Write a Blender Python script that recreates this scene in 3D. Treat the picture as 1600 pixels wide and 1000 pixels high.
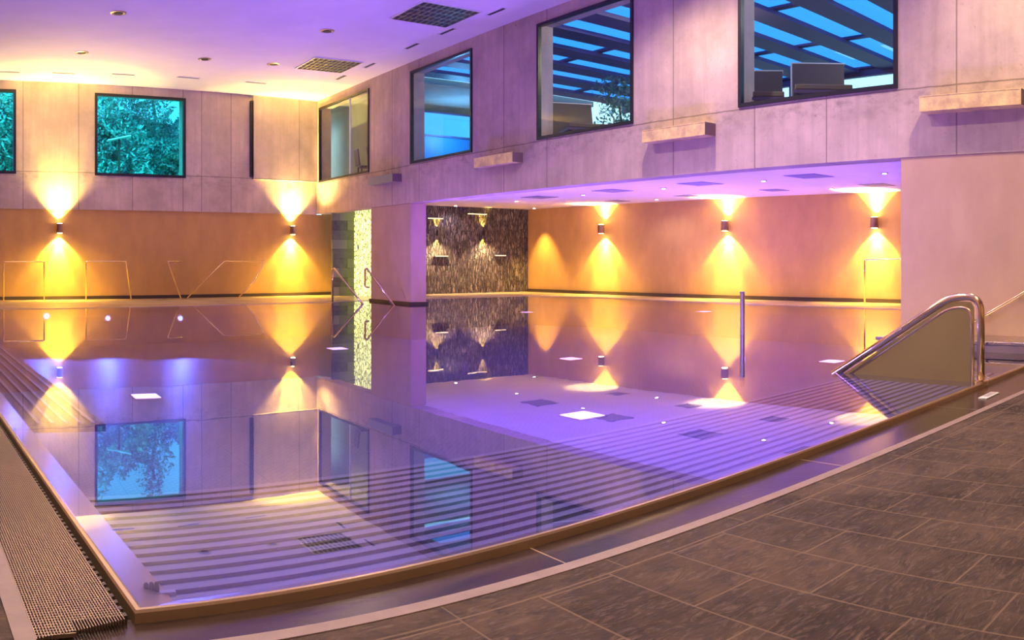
import bpy, bmesh, math, random
from mathutils import Vector, Matrix
random.seed(7)
C = bpy.context.scene
for o in list(bpy.data.objects): bpy.data.objects.remove(o)

# ------------------------------------------------------------------ camera, world, exposure
FPX, HOR, PX0, CAMZ = 1330.0, 404.8, -42.2, 1.3      # panorama: pixels per radian, horizon row, column of +Y
cam = bpy.data.cameras.new('camera')
camo = bpy.data.objects.new('camera', cam); C.collection.objects.link(camo)
cam.type = 'PANO'; cam.panorama_type = 'CENTRAL_CYLINDRICAL'
cam.central_cylindrical_range_u_min = -800.0/FPX
cam.central_cylindrical_range_u_max = 800.0/FPX
cam.central_cylindrical_range_v_min = -(1000-HOR)/FPX
cam.central_cylindrical_range_v_max = HOR/FPX
cam.central_cylindrical_radius = 1.0
cam.lens = 26.0; cam.clip_start = 0.05; cam.clip_end = 400
camo.location = (0, 0, CAMZ)
camo.rotation_euler = (math.pi/2, 0, -(800-PX0)/FPX)
C.camera = camo

C.view_settings.view_transform = 'Standard'; C.view_settings.look = 'None'
C.view_settings.gamma = 1.0; C.view_settings.use_curve_mapping = False
C.view_settings.exposure = 0.78

w = bpy.data.worlds.new('dusk_sky'); C.world = w; w.use_nodes = True
nt = w.node_tree; nt.nodes.clear()
wo = nt.nodes.new('ShaderNodeOutputWorld'); wb = nt.nodes.new('ShaderNodeBackground')
tc = nt.nodes.new('ShaderNodeTexCoord'); sx = nt.nodes.new('ShaderNodeSeparateXYZ')
cr = nt.nodes.new('ShaderNodeValToRGB')
nt.links.new(tc.outputs['Generated'], sx.inputs[0]); nt.links.new(sx.outputs['Z'], cr.inputs[0])
cr.color_ramp.elements[0].position = 0.0; cr.color_ramp.elements[0].color = (0.50, 0.82, 0.95, 1)
cr.color_ramp.elements[1].position = 0.6; cr.color_ramp.elements[1].color = (0.05, 0.28, 0.75, 1)
ce = cr.color_ramp.elements.new(0.26); ce.color = (0.30, 0.68, 0.95, 1)
nt.links.new(cr.outputs[0], wb.inputs[0]); wb.inputs[1].default_value = 1.3
nt.links.new(wb.outputs[0], wo.inputs[0])

def add_light(name, kind, loc, energy, color, parent=None, direction=None, size=0.1, cone=None, blend=0.5, size_y=None):
    l = bpy.data.lights.new(name, kind); l.energy = energy; l.color = color
    if kind == 'AREA':
        l.shape = 'RECTANGLE' if size_y else 'SQUARE'; l.size = size
        if size_y: l.size_y = size_y
    else: l.shadow_soft_size = size
    if kind == 'SPOT': l.spot_size = cone; l.spot_blend = blend
    o = bpy.data.objects.new(name, l); C.collection.objects.link(o); o.location = loc
    if direction is not None: o.rotation_euler = Vector(direction).to_track_quat('-Z', 'Y').to_euler()
    if parent is not None: o.parent = parent
    return o

WARM = (1.0, 0.74, 0.46); YEL = (1.0, 0.66, 0.10); LILAC = (0.50, 0.21, 1.0)
E_DOWN, E_RDOWN, E_POOL, E_SC_UP, E_SC_DN = 460, 40, 165, 2100, 1500

# ------------------------------------------------------------------ pixel helpers (photo 1600x1000)
def ang(px): return (px-PX0)/FPX
def G(px, py, z=0.0):                       # point on the horizontal plane z
    a = ang(px); r = FPX*(CAMZ-z)/(py-HOR)
    return Vector((r*math.sin(a), r*math.cos(a), z))
def onX(px, py, x):                         # point on the plane x = const
    a = ang(px); r = x/math.sin(a)
    return Vector((x, r*math.cos(a), CAMZ+(HOR-py)*r/FPX))
def onLine(px, py, p, q):                   # point on the vertical plane through p, q (2D)
    a = ang(px); d = (math.sin(a), math.cos(a)); ex, ey = q[0]-p[0], q[1]-p[1]
    r = (p[0]*ey-p[1]*ex)/(d[0]*ey-d[1]*ex)
    return Vector((r*d[0], r*d[1], CAMZ+(HOR-py)*r/FPX))

# ------------------------------------------------------------------ mesh helpers
def quad_box(bm, M, x0, x1, y0, y1, z0, z1):
    vs = [bm.verts.new(M @ Vector(p)) for p in ((x0,y0,z0),(x1,y0,z0),(x1,y1,z0),(x0,y1,z0),(x0,y0,z1),(x1,y0,z1),(x1,y1,z1),(x0,y1,z1))]
    for f in ((0,3,2,1),(4,5,6,7),(0,1,5,4),(1,2,6,5),(2,3,7,6),(3,0,4,7)): bm.faces.new([vs[i] for i in f])
I4 = Matrix.Identity(4)
def boxes(*bs, M=I4):
    bm = bmesh.new()
    for b in bs: quad_box(bm, M, *b)
    return bm
def obj(name, bm, mat, parent=None, loc=None, rot=None, smooth=False, bevel=0.0):
    bmesh.ops.recalc_face_normals(bm, faces=bm.faces)
    me = bpy.data.meshes.new(name); bm.to_mesh(me); bm.free()
    if smooth:
        for p in me.polygons: p.use_smooth = True
    me.materials.append(mat)
    o = bpy.data.objects.new(name, me); C.collection.objects.link(o)
    if parent is not None: o.parent = parent
    if loc is not None: o.location = loc
    if rot is not None: o.rotation_euler = rot
    if bevel:
        m = o.modifiers.new('edge', 'BEVEL'); m.width = bevel; m.segments = 2; m.limit_method = 'ANGLE'
    return o
def tag(o, label, cat, group=None, kind=None):
    o['label'] = label; o['category'] = cat
    if group: o['group'] = group
    if kind: o['kind'] = kind
    return o
def empty(name, loc, rz=0.0):
    o = bpy.data.objects.new(name, None); C.collection.objects.link(o)
    o.location = loc; o.rotation_euler = (0, 0, rz); o.empty_display_size = 0.2
    return o
def struct(name, bm, mat, label, cat, **k): return tag(obj(name, bm, mat, **k), label, cat, kind='structure')
def copy_tree(o, parent=None):
    c = o.copy(); C.collection.objects.link(c)
    if parent is not None: c.parent = parent
    for ch in [x for x in bpy.data.objects if x.parent == o]:
        if ch != c: copy_tree(ch, c)
    return c
def tube(bm, pts, r, n=12, round_r=0.0, flat=None):
    pts = [Vector(p) for p in pts]
    if round_r > 0:
        out = [pts[0]]
        for a, b, c in zip(pts, pts[1:], pts[2:]):
            d1 = (a-b); d2 = (c-b); rr = min(round_r, d1.length*0.49, d2.length*0.49)
            p = b+d1.normalized()*rr; q = b+d2.normalized()*rr
            for k in range(7):
                t = k/6; out.append(p*(1-t)**2 + b*2*t*(1-t) + q*t*t)
        out.append(pts[-1]); pts = out
    rings = []; up = None
    for i, p in enumerate(pts):
        if i == 0: d = pts[1]-p
        elif i == len(pts)-1: d = p-pts[i-1]
        else: d = (pts[i+1]-p).normalized()+(p-pts[i-1]).normalized()
        d.normalize()
        if up is None: up = Vector((0,0,1)) if abs(d.z) < 0.9 else Vector((0,1,0))
        u = d.cross(up).normalized(); v = u.cross(d).normalized(); up = v
        rings.append([bm.verts.new(p+u*math.cos(2*math.pi*k/n)*r+v*math.sin(2*math.pi*k/n)*r) for k in range(n)])
    for a, b in zip(rings, rings[1:]):
        for k in range(n): bm.faces.new((a[k], a[(k+1)%n], b[(k+1)%n], b[k]))
    bm.faces.new(rings[0]); bm.faces.new(rings[-1][::-1])
def lathe(bm, prof, n=24, cx=0, cy=0, z0=0):
    rings = [[bm.verts.new((cx+r*math.cos(2*math.pi*k/n), cy+r*math.sin(2*math.pi*k/n), z0+z)) for k in range(n)] for r, z in prof]
    for a, b in zip(rings, rings[1:]):
        for k in range(n): bm.faces.new((a[k], a[(k+1)%n], b[(k+1)%n], b[k]))
    bm.faces.new(rings[0]); bm.faces.new(rings[-1][::-1])
def prism(poly, z0, z1):
    bm = bmesh.new()
    a = [bm.verts.new((x, y, z0)) for x, y in poly]; b = [bm.verts.new((x, y, z1)) for x, y in poly]
    n = len(poly)
    for i in range(n): bm.faces.new((a[i], a[(i+1)%n], b[(i+1)%n], b[i]))
    bm.faces.new(a[::-1]); bm.faces.new(b); return bm
def wall_bm(M, u0, u1, z0, z1, t, holes=()):
    """slab in local u (x), thickness along local y 0..t, height z, holes (u0,u1,z0,z1)"""
    us = sorted({u0, u1, *[h[0] for h in holes], *[h[1] for h in holes]}); zs = sorted({z0, z1, *[h[2] for h in holes], *[h[3] for h in holes]})
    us = [u for u in us if u0 <= u <= u1]; zs = [z for z in zs if z0 <= z <= z1]
    def solid(i, j):
        if i < 0 or j < 0 or i >= len(us)-1 or j >= len(zs)-1: return False
        cu, cz = (us[i]+us[i+1])/2, (zs[j]+zs[j+1])/2
        return not any(h[0] < cu < h[1] and h[2] < cz < h[3] for h in holes)
    bm = bmesh.new()
    def f(*p): bm.faces.new([bm.verts.new(M @ Vector(q)) for q in p])
    for i in range(len(us)-1):
        for j in range(len(zs)-1):
            if not solid(i, j): continue
            a, b, c, d = us[i], us[i+1], zs[j], zs[j+1]
            f((a,0,c),(b,0,c),(b,0,d),(a,0,d)); f((a,t,c),(a,t,d),(b,t,d),(b,t,c))
            if not solid(i-1, j): f((a,0,c),(a,0,d),(a,t,d),(a,t,c))
            if not solid(i+1, j): f((b,0,c),(b,t,c),(b,t,d),(b,0,d))
            if not solid(i, j-1): f((a,0,c),(a,t,c),(b,t,c),(b,0,c))
            if not solid(i, j+1): f((a,0,d),(b,0,d),(b,t,d),(a,t,d))
    bmesh.ops.remove_doubles(bm, verts=bm.verts, dist=1e-5)
    return bm

# ------------------------------------------------------------------ materials
class Mat:
    def __init__(s, name):
        s.m = bpy.data.materials.new(name); s.m.use_nodes = True; s.t = s.m.node_tree
        s.t.nodes.clear(); s.out = s.n('ShaderNodeOutputMaterial'); s.b = None
    def n(s, typ, **kw):
        x = s.t.nodes.new(typ)
        for k, v in kw.items(): setattr(x, k, v)
        return x
    def l(s, a, b): s.t.links.new(a, b)
    def pbr(s, col=(.5,.5,.5), rough=.5, metal=0, **kw):
        s.b = s.n('ShaderNodeBsdfPrincipled'); s.b.inputs['Base Color'].default_value = (*col, 1)
        s.b.inputs['Roughness'].default_value = rough; s.b.inputs['Metallic'].default_value = metal
        for k, v in kw.items(): s.b.inputs[k.replace('_', ' ')].default_value = v
        s.l(s.b.outputs[0], s.out.inputs[0]); return s
    def coord(s, scale=(1,1,1), rot=(0,0,0), loc=(0,0,0)):
        g = s.n('ShaderNodeNewGeometry'); mp = s.n('ShaderNodeMapping')
        mp.inputs['Scale'].default_value = scale; mp.inputs['Rotation'].default_value = rot; mp.inputs['Location'].default_value = loc
        s.l(g.outputs['Position'], mp.inputs[0]); return mp.outputs[0]
    def noise(s, vec, scale, detail=5, rough=.55, dist=0):
        x = s.n('ShaderNodeTexNoise'); x.inputs['Scale'].default_value = scale; x.inputs['Detail'].default_value = detail
        x.inputs['Roughness'].default_value = rough; x.inputs['Distortion'].default_value = dist
        s.l(vec, x.inputs['Vector']); return x.outputs['Fac']
    def ramp(s, fac, *stops, interp=None):
        x = s.n('ShaderNodeValToRGB'); e = x.color_ramp.elements
        while len(e) < len(stops): e.new(0.5)
        for i, (p, c) in enumerate(stops):
            e[i].position = p; e[i].color = (c, c, c, 1) if isinstance(c, (int, float)) else (*c, 1)
        if interp: x.color_ramp.interpolation = interp
        s.l(fac, x.inputs[0]); return x.outputs[0]
    def math(s, op, a, b=None, clamp=False):
        x = s.n('ShaderNodeMath', operation=op, use_clamp=clamp)
        for i, v in enumerate((a, b)):
            if v is None: continue
            if isinstance(v, (int, float)): x.inputs[i].default_value = v
            else: s.l(v, x.inputs[i])
        return x.outputs[0]
    def mix(s, fac, a, b, blend='MIX'):
        x = s.n('ShaderNodeMix', data_type='RGBA', blend_type=blend)
        for sock, v in ((x.inputs[0], fac), (x.inputs[6], a), (x.inputs[7], b)):
            if isinstance(v, (int, float)): sock.default_value = v
            elif isinstance(v, tuple): sock.default_value = (*v, 1)
            else: s.l(v, sock)
        return x.outputs[2]
    def bump(s, h, strength=.3, dist=.01):
        x = s.n('ShaderNodeBump'); x.inputs['Strength'].default_value = strength; x.inputs['Distance'].default_value = dist
        s.l(h, x.inputs['Height']); s.l(x.outputs[0], s.b.inputs['Normal'])
    def base(s, c): s.l(c, s.b.inputs['Base Color'])

def lines(m, coord, positions, width):
    """1 on a joint line at any of the positions of a scalar coordinate"""
    tot = None
    for p in positions:
        d = m.math('ABSOLUTE', m.math('SUBTRACT', coord, p)); k = m.math('LESS_THAN', d, width)
        tot = k if tot is None else m.math('MAXIMUM', tot, k)
    return tot
def concrete(name, col, us, zs, rotz=0.0, along='Y'):
    m = Mat(name).pbr(col, .82); c = m.coord(rot=(0, 0, rotz))
    sep = m.n('ShaderNodeSeparateXYZ'); m.l(c, sep.inputs[0]); u = sep.outputs[along]
    n1 = m.noise(m.coord(), 0.9, 7, .62); streak = m.noise(m.coord((3.2, 3.2, .22)), 1.6, 6, .6); fine = m.noise(m.coord(), 14, 4, .6)
    k = tuple(x*.74 for x in col); h = tuple(min(1, x*1.18) for x in col)
    cc = m.mix(m.ramp(n1, (.33, 0.0), (.68, 1.0)), k, h)
    cc = m.mix(m.ramp(streak, (.42, 0.0), (.70, .55)), cc, tuple(x*.70 for x in col))
    cc = m.mix(m.ramp(fine, (.60, 0.0), (.74, .45)), cc, tuple(x*.6 for x in col))
    vor = m.n('ShaderNodeTexVoronoi'); vor.inputs['Scale'].default_value = 1.1; m.l(m.coord(), vor.inputs['Vector'])
    cc = m.mix(m.ramp(vor.outputs['Distance'], (.0, .8), (.035, .0)), cc, (.06, .05, .05))
    if zs:
        band = m.ramp(m.math('ABSOLUTE', m.math('SUBTRACT', sep.outputs['Z'], zs[0]-.12)), (.0, 1.0), (.42, 0.0)); pn = m.noise(m.coord((1, 1, 1.6)), 3.2, 8, .7)
        cc = m.mix(m.math('MULTIPLY', band, m.ramp(pn, (.48, 0.0), (.66, .8))), cc, tuple(x*.52 for x in col))
    jn = m.noise(m.coord(), 5, 3); wob = m.math('MULTIPLY', m.math('SUBTRACT', jn, .5), .03)
    zz = m.math('ADD', sep.outputs['Z'], wob)
    j = m.math('MAXIMUM', lines(m, u, us, .012), lines(m, zz, zs, .012))
    cc = m.mix(m.math('MULTIPLY', j, .62), cc, (.10, .075, .06)); m.base(cc)
    m.bump(m.math('SUBTRACT', m.math('ADD', m.math('MULTIPLY', fine, .3), streak), m.math('MULTIPLY', j, 1.5)), .25, .012)
    return m.m
def plaster(name, col, var=.1, scale=2.2, rough=.8):
    m = Mat(name).pbr(col, rough); n = m.noise(m.coord((1,1,.5)), scale, 6); f = m.noise(m.coord(), 60, 2)
    m.base(m.mix(m.ramp(n, (.35, 0.0), (.7, 1.0)), tuple(x*(1-var) for x in col), tuple(min(1, x*(1+var)) for x in col)))
    m.bump(f, .12, .004); return m.m
def metal(name, col, rough=.28, aniso=False):
    m = Mat(name).pbr(col, rough, 1.0); n = m.noise(m.coord(), 1.5, 3)
    m.l(m.ramp(n, (.3, rough*.9), (.7, rough*1.1)), m.b.inputs['Roughness']); return m.m
def plain(name, col, rough=.5, metal_=0): return Mat(name).pbr(col, rough, metal_).m
def emis(name, col, s):
    m = Mat(name); e = m.n('ShaderNodeEmission'); e.inputs[0].default_value = (*col, 1); e.inputs[1].default_value = s
    m.l(e.outputs[0], m.out.inputs[0]); return m.m
def glass(name, tint, ior=1.45, refl=1.0):
    m = Mat(name); fr = m.n('ShaderNodeFresnel'); fr.inputs[0].default_value = ior
    t = m.n('ShaderNodeBsdfTransparent'); t.inputs[0].default_value = (*tint, 1)
    g = m.n('ShaderNodeBsdfGlossy'); g.inputs['Roughness'].default_value = 0.0
    gm = m.n('ShaderNodeNewGeometry'); fz = m.math('MULTIPLY', fr.outputs[0], m.math('SUBTRACT', 1.0, gm.outputs['Backfacing']))
    mx = m.n('ShaderNodeMixShader'); m.l(fz, mx.inputs[0]); m.l(t.outputs[0], mx.inputs[1]); m.l(g.outputs[0], mx.inputs[2])
    m.l(mx.outputs[0], m.out.inputs[0]); return m.m

BACK_A = math.radians(6.487)                 # the back wall stands 6.5 degrees off square
CORNER = Vector((11.907, 27.882, 0))
XF = 11.907                                  # inner face of the right-hand facade
ZC, ZB, ZR, ZS, ZT = 6.90, 2.90, 3.27, 4.0, 6.63
MB = Matrix.Translation(CORNER) @ Matrix.Rotation(BACK_A, 4, 'Z')     # local -x runs left along the back wall
def back_u(px):
    p = onLine(px, 300, CORNER, CORNER+Vector((-math.cos(BACK_A), -math.sin(BACK_A), 0)))
    return (MB.inverted() @ Vector((p.x, p.y, 0))).x
def back_pt(px, py, off=0.0):
    n = Vector((math.sin(BACK_A), -math.cos(BACK_A), 0))*off
    return onLine(px, py, CORNER+n, CORNER+n+Vector((-math.cos(BACK_A), -math.sin(BACK_A), 0)))

m_conc_r = concrete('facade_concrete', (.54, .42, .36), [22.2, 20.6, 16.55, 14.9, 11.05, 9.1, 7.6, 5.25, 3.3], [3.97], 0, 'Y')
_bj = [back_u(x) for x in (36, 123, 207, 286, 315, 361, 466)]
def backwall_conc():
    inv = MB.inverted(); a = -BACK_A
    loc = inv.translation
    # mapping node rotates then translates: same as the inverse placement matrix
    m = concrete('back_wall_concrete', (.60, .49, .38), _bj, [4.06], 0, 'X')
    for n in m.node_tree.nodes:
        if n.type == 'MAPPING' and n.outputs[0].links and n.outputs[0].links[0].to_node.type == 'SEPXYZ':
            n.inputs['Rotation'].default_value = (0, 0, a); n.inputs['Location'].default_value = loc
    return m
m_conc_b = backwall_conc()
m_ochre = plaster('ochre_plaster', (.56, .34, .11), .08)
m_peach = plaster('peach_plaster', (.52, .35, .25), .07)
m_ceil = plaster('ceiling_paint', (.74, .70, .74), .03, 1.2)
m_soff = plaster('soffit_paint', (.80, .74, .82), .03, 1.2)
m_black = plain('black_frame', (.012, .013, .018), .35)
m_dark = plain('dark_base', (.045, .03, .022), .5)
m_steel = metal('brushed_steel', (.62, .58, .55), .26)
m_steeld = metal('pool_steel', (.50, .46, .50), .34)
m_chrome = metal('polished_steel', (.95, .76, .42), .16)  # yellow reflections on the tubes are put into this warm tint
m_white = plain('white_plastic', (.8, .8, .8), .4)
m_glass = glass('window_glass', (.92, .97, .98), 1.4)
m_glassb = glass('tinted_window_glass', (.28, .84, .92), 1.35)

# ------------------------------------------------------------------ room shell
win_r = [(23.70, 27.62), (17.91, 21.07), (12.13, 15.24), (6.26, 9.45)]          # y ranges of the four facade windows
MR = Matrix.Translation((XF, 0, 0)) @ Matrix.Rotation(math.pi/2, 4, 'Z') @ Matrix.Scale(-1, 4, (0, 1, 0))   # u -> y, t -> +x
TW = 0.45
struct('wall_right', wall_bm(MR, -4.0, 27.88, ZB, ZC, TW, [(a, b, ZS, ZT) for a, b in win_r]), m_conc_r,
       'board marked concrete upper wall with four black framed windows', 'wall')
struct('wall_right_lower', boxes((XF+.02, XF+TW, -4, 6.22, 0, ZB)), m_peach, 'smooth peach plaster wall behind the brushed steel stair balustrade', 'wall')
struct('pillar', boxes((XF+.01, XF+.53, 21.10, 23.61, -1.0, ZB)), m_peach, 'peach plaster pier standing at the pool edge under the concrete wall', 'pillar', bevel=.02)
struct('trim_1', boxes((XF-.03, XF+.58, 21.06, 23.66, -1.0, .07)), m_dark, 'dark wet stone plinth around the foot of the peach pier', 'trim')

# back wall: concrete above, ochre plaster below, with a shallow forward step near the corner
uL = -17.5
bw = [(back_u(25)-3.2, back_u(25)), (back_u(148), back_u(290))]
u_step = back_u(394)
struct('wall_back', wall_bm(MB, uL, 0.0, 2.88, ZC, .62, [(a, b, 3.98, 6.62) for a, b in bw]), m_conc_b,
       'pale concrete upper back wall with two blue green windows', 'wall')
struct('wall_back_step', boxes((u_step, -.02, -.085, -.002, 4.03, ZC-.0), M=MB), m_conc_b, 'slightly projecting concrete panel in the corner beside the narrow window slot', 'wall')
struct('wall_back_lower', boxes((uL, .66, 0.06, .45, 0, 2.88), (.46, .66, 0.06, .45, 2.88, ZR), M=MB), m_ochre, 'ochre plaster wall below the concrete with two lit sconces', 'wall')
struct('baseboard_back', boxes((uL, .66, 0.03, .062, 0.0, .12), M=MB), m_dark, 'dark baseboard along the foot of the ochre back wall', 'baseboard')
# narrow window in the return of the step
wn = empty('window_7', MB @ Vector((u_step, -.06, 4.1))); wn.rotation_euler = (0, 0, BACK_A)
tag(wn, 'narrow black framed window slot in the return beside the back corner', 'window', kind='structure')
obj('window_frame', boxes((-.10, -.001, -.07, .055, 0, .06), (-.10, -.001, -.07, .055, 2.54, 2.6), (-.10, -.06, -.07, .055, .06, 2.54), (-.03, -.001, -.07, .055, .06, 2.54)), m_black, wn)
obj('pane', boxes((-.06, -.03, -.04, -.03, .06, 2.54)), m_glass, wn)

# left and rear walls of the hall (behind and beside the viewer)
struct('wall_left', boxes((-5.4, -5.0, -4, 27, 0, ZC)), m_peach, 'plain plaster wall on the left side of the hall', 'wall')
struct('wall_front', boxes((-5.4, 12.3, -4.4, -4.0, 0, ZC)), m_peach, 'plain plaster wall closing the hall behind the viewer', 'wall')

def poly_obj(pts, z0, z1): return prism(pts, z0, z1)
struct('ceiling', prism([(-5.4, -4.4), (XF+.45, -4.4), (XF+.45, 28.4), (-5.4, 26.4)], ZC, ZC+.25), m_ceil, 'smooth white painted main ceiling tinted lilac by the pool light', 'ceiling')
# recess under the facade
P_BL, P_BR = Vector((12.6, 26.95, 0)), Vector((20.42, 26.8, 0)); P_R0, P_R1 = Vector((20.42, 26.8, 0)), Vector((22.45, 6.0, 0))
struct('ceiling_recess', prism([(XF+TW-.0, 5.7), (23.2, 5.7), (21.2, 28.6), (XF+TW, 28.6)], ZR, ZR+.2), m_soff, 'low white soffit of the pool recess lit violet, with small downlights', 'ceiling')
struct('wall_recess_right', prism([(P_R0.x, P_R0.y+1.4), (P_R1.x, P_R1.y), (P_R1.x+.4, P_R1.y), (P_R0.x+.4, P_R0.y+1.4)], 0, ZR), m_ochre,
       'long ochre plaster wall at the far side of the recess with three lit sconces', 'wall')
struct('baseboard_recess', prism([(P_R0.x-.03, P_R0.y), (P_R1.x-.03, P_R1.y), (P_R1.x+.02, P_R1.y), (P_R0.x+.02, P_R0.y)], 0, .13), m_dark, 'dark baseboard along the foot of the recess wall', 'baseboard')
struct('wall_recess_front', boxes((XF+TW, 22.9, 5.75, 6.15, -1.0, ZR)), m_peach, 'plaster end wall closing the near end of the recess', 'wall')

# slate cladding, lit stone strip and split-stone feature wall
def slate_wall():
    m = Mat('slate_blocks').pbr((.1,.1,.09), .35)
    b = m.n('ShaderNodeTexBrick'); b.inputs['Scale'].default_value = 1; b.inputs['Brick Width'].default_value = .62; b.inputs['Row Height'].default_value = .33
    b.inputs['Mortar Size'].default_value = .006; b.inputs['Color1'].default_value = (.035,.04,.034,1); b.inputs['Color2'].default_value = (.21,.22,.17,1); b.inputs['Mortar'].default_value = (.03,.03,.03,1)
    m.l(m.coord(rot=(math.pi/2, 0, 0)), b.inputs['Vector']); n = m.noise(m.coord(), 5, 6)
    m.base(m.mix(m.ramp(n, (.3, .0), (.75, .6)), b.outputs['Color'], (.16,.17,.11))); m.bump(n, .5, .02); return m.m
struct('wall_recess_slate', boxes((12.13, 13.7, 27.0, 27.1, 0, ZR)), slate_wall(), 'grey green slate clad wall strip between ochre wall and glowing stone column', 'wall')
def strips(name, cols, sx_, sz, emit=None):
    m = Mat(name).pbr(cols[0], .4)
    v = m.n('ShaderNodeTexVoronoi', feature='F1'); v.inputs['Scale'].default_value = 1; m.l(m.coord((sx_, .01, sz)), v.inputs['Vector'])
    e = m.n('ShaderNodeTexVoronoi', feature='DISTANCE_TO_EDGE'); e.inputs['Scale'].default_value = 1; m.l(m.coord((sx_, .01, sz)), e.inputs['Vector'])
    sc = m.n('ShaderNodeSeparateColor'); m.l(v.outputs['Color'], sc.inputs[0])
    c = m.ramp(sc.outputs[0], *[(i/(len(cols)-1), c) for i, c in enumerate(cols)])
    ed = m.ramp(e.outputs['Distance'], (0.0, 0.0), (.16, 1.0)); c = m.mix(ed, (.012, .010, .012), c)
    m.base(c); m.bump(ed, .8, .03)
    if emit:
        m.l(m.mix(1.0, c, (1, 1, .45), 'MULTIPLY'), m.b.inputs['Emission Color']); m.b.inputs['Emission Strength'].default_value = emit
    return m.m
m_split = strips('split_stone_strips', [(.02,.018,.025), (.16,.13,.16), (.05,.045,.055), (.30,.26,.24), (.08,.07,.09)], 27, 4.6)
m_glow = strips('backlit_stone_strips', [(.55,.6,.3), (.9,.95,.6), (.35,.4,.2), (.95,1,.75)], 26, 5.5, 1.6)
struct('wall_recess_back', boxes((13.6, 20.6, 26.9, 27.4, 0, ZR)), m_split, 'feature wall of dark upright split stone strips in the recess', 'wall')
tag(obj('light_column', boxes((12.74, 13.62, 26.45, 26.52, 0, ZR-.02)), m_glow), 'glowing yellow green column of backlit stone strips left of the peach pier', 'light column')

# ------------------------------------------------------------------ pool
def left_x(y): return 0.60-0.0945*(y-3.08)
def front_y(x): return 3.10+.034*(x-.6) if x < 10 else 3.42
FL = (0.60, 3.08); FR = (11.05, 3.44)
pool = [FL, FR, (11.05, 6.16), (12.4, 6.16), (19.45, 6.16), (19.2, 21.0), (18.0, 23.85), (13.2, 23.9), (10.5, 23.5), (.69, 21.9), (left_x(21.7), 21.7)]
ZF = -1.0
def water_mat():
    m = Mat('pool_water'); fr = m.n('ShaderNodeFresnel'); fr.inputs[0].default_value = 2.05
    t = m.n('ShaderNodeBsdfTransparent'); t.inputs[0].default_value = (.58, .62, 1.0, 1)
    g = m.n('ShaderNodeBsdfGlossy'); g.inputs['Roughness'].default_value = 0.0; g.inputs[0].default_value = (.97, .95, 1, 1)
    n = m.noise(m.coord((1, 1, 1)), 1.3, 3); b = m.n('ShaderNodeBump'); b.inputs['Strength'].default_value = .02; b.inputs['Distance'].default_value = .02
    m.l(n, b.inputs['Height']); m.l(b.outputs[0], g.inputs['Normal'])
    gm = m.n('ShaderNodeNewGeometry'); fz = m.math('MULTIPLY', fr.outputs[0], m.math('SUBTRACT', 1.0, gm.outputs['Backfacing']))
    mx = m.n('ShaderNodeMixShader'); m.l(fz, mx.inputs[0]); m.l(t.outputs[0], mx.inputs[1]); m.l(g.outputs[0], mx.inputs[2])
    m.l(mx.outputs[0], m.out.inputs[0]); return m.m
wpool = [(p[0] if abs(p[0]-12.4) > .01 else 12.37, p[1]) for p in pool]
bm = bmesh.new(); bm.faces.new([bm.verts.new((x, y, 0)) for x, y in wpool])
wt = tag(obj('pool_water', bm, water_mat()), 'still pool water mirroring the walls, windows and lamps', 'water', kind='stuff')
def pool_floor_mat():
    m = Mat('pool_floor_steel').pbr((.2, .2, .25), .5, .0)
    v = m.n('ShaderNodeTexVoronoi', feature='F1'); v.inputs['Scale'].default_value = 14; v.inputs['Randomness'].default_value = 0.0
    m.l(m.coord(rot=(0, 0, .785)), v.inputs['Vector']); d = m.ramp(v.outputs['Distance'], (.18, 0.0), (.28, 1.0))
    n = m.noise(m.coord(), .35, 4); c = m.mix(m.ramp(n, (.3, 0.0), (.7, 1.0)), (.10, .095, .15), (.16, .15, .22))
    c = m.mix(d, m.mix(.5, c, (.24, .23, .32)), c)
    sep = m.n('ShaderNodeSeparateXYZ'); m.l(m.coord(), sep.inputs[0])
    jx = m.math('LESS_THAN', m.math('FRACT', m.math('DIVIDE', sep.outputs['X'], 1.5)), .008); jy = m.math('LESS_THAN', m.math('FRACT', m.math('DIVIDE', sep.outputs['Y'], 3.0)), .004)
    m.base(m.mix(m.math('MAXIMUM', jx, jy), c, (.08, .07, .12))); return m.m
m_pf = pool_floor_mat()
bm = bmesh.new(); a = [bm.verts.new((x, y, ZF)) for x, y in pool]; b = [bm.verts.new((x, y, .0)) for x, y in pool]
bm.faces.new(a)
for i in range(len(pool)):
    j = (i+1) % len(pool); bm.faces.new((a[j], a[i], b[i], b[j]))
struct('pool_basin', bm, m_pf, 'stainless steel pool basin seen through the water', 'pool')

# steel slatted ledge under water along the front edge, and along the left edge
def slats(name, ranges, mat, along_x, lo, hi, ztop, label, cat, skew=None, base=True):
    bm = bmesh.new()
    for (p, wd) in ranges:
        if along_x:
            y0 = p; vs = []
            for (x, y) in ((lo(y0), 0), (hi, 0), (hi, wd), (lo(y0), wd)):
                vs.append((x, y0+y+.034*(x-.6)))
        else:
            vs = [(p+(-.0945)*(yy-lo), yy) for yy in (lo, hi)] ; vs = [vs[0], (vs[0][0]+wd, lo), (vs[1][0]+wd, hi), vs[1]]
        a = [bm.verts.new((x, y, ztop-.015)) for x, y in vs]; b = [bm.verts.new((x, y, ztop)) for x, y in vs]
        for i in range(4): bm.faces.new((a[i], a[(i+1)%4], b[(i+1)%4], b[i]))
        bm.faces.new(b); bm.faces.new(a[::-1])
    return obj(name, bm, mat)
m_slat = plain('slat_steel', (.27, .235, .31), .45)
m_slatd = plain('slat_gap', (.075, .065, .11), .6)
led = empty('submerged_ledge', (3.0, 4.0, -.3)); tag(led, 'wide underwater bench of pale steel slats along the front pool edge', 'bench')
rng = []; y = 3.16
while y < 3.50: rng.append((y, .022)); y += .045
y = 3.54
while y < 5.60: rng.append((y, .072)); y += .132
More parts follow.
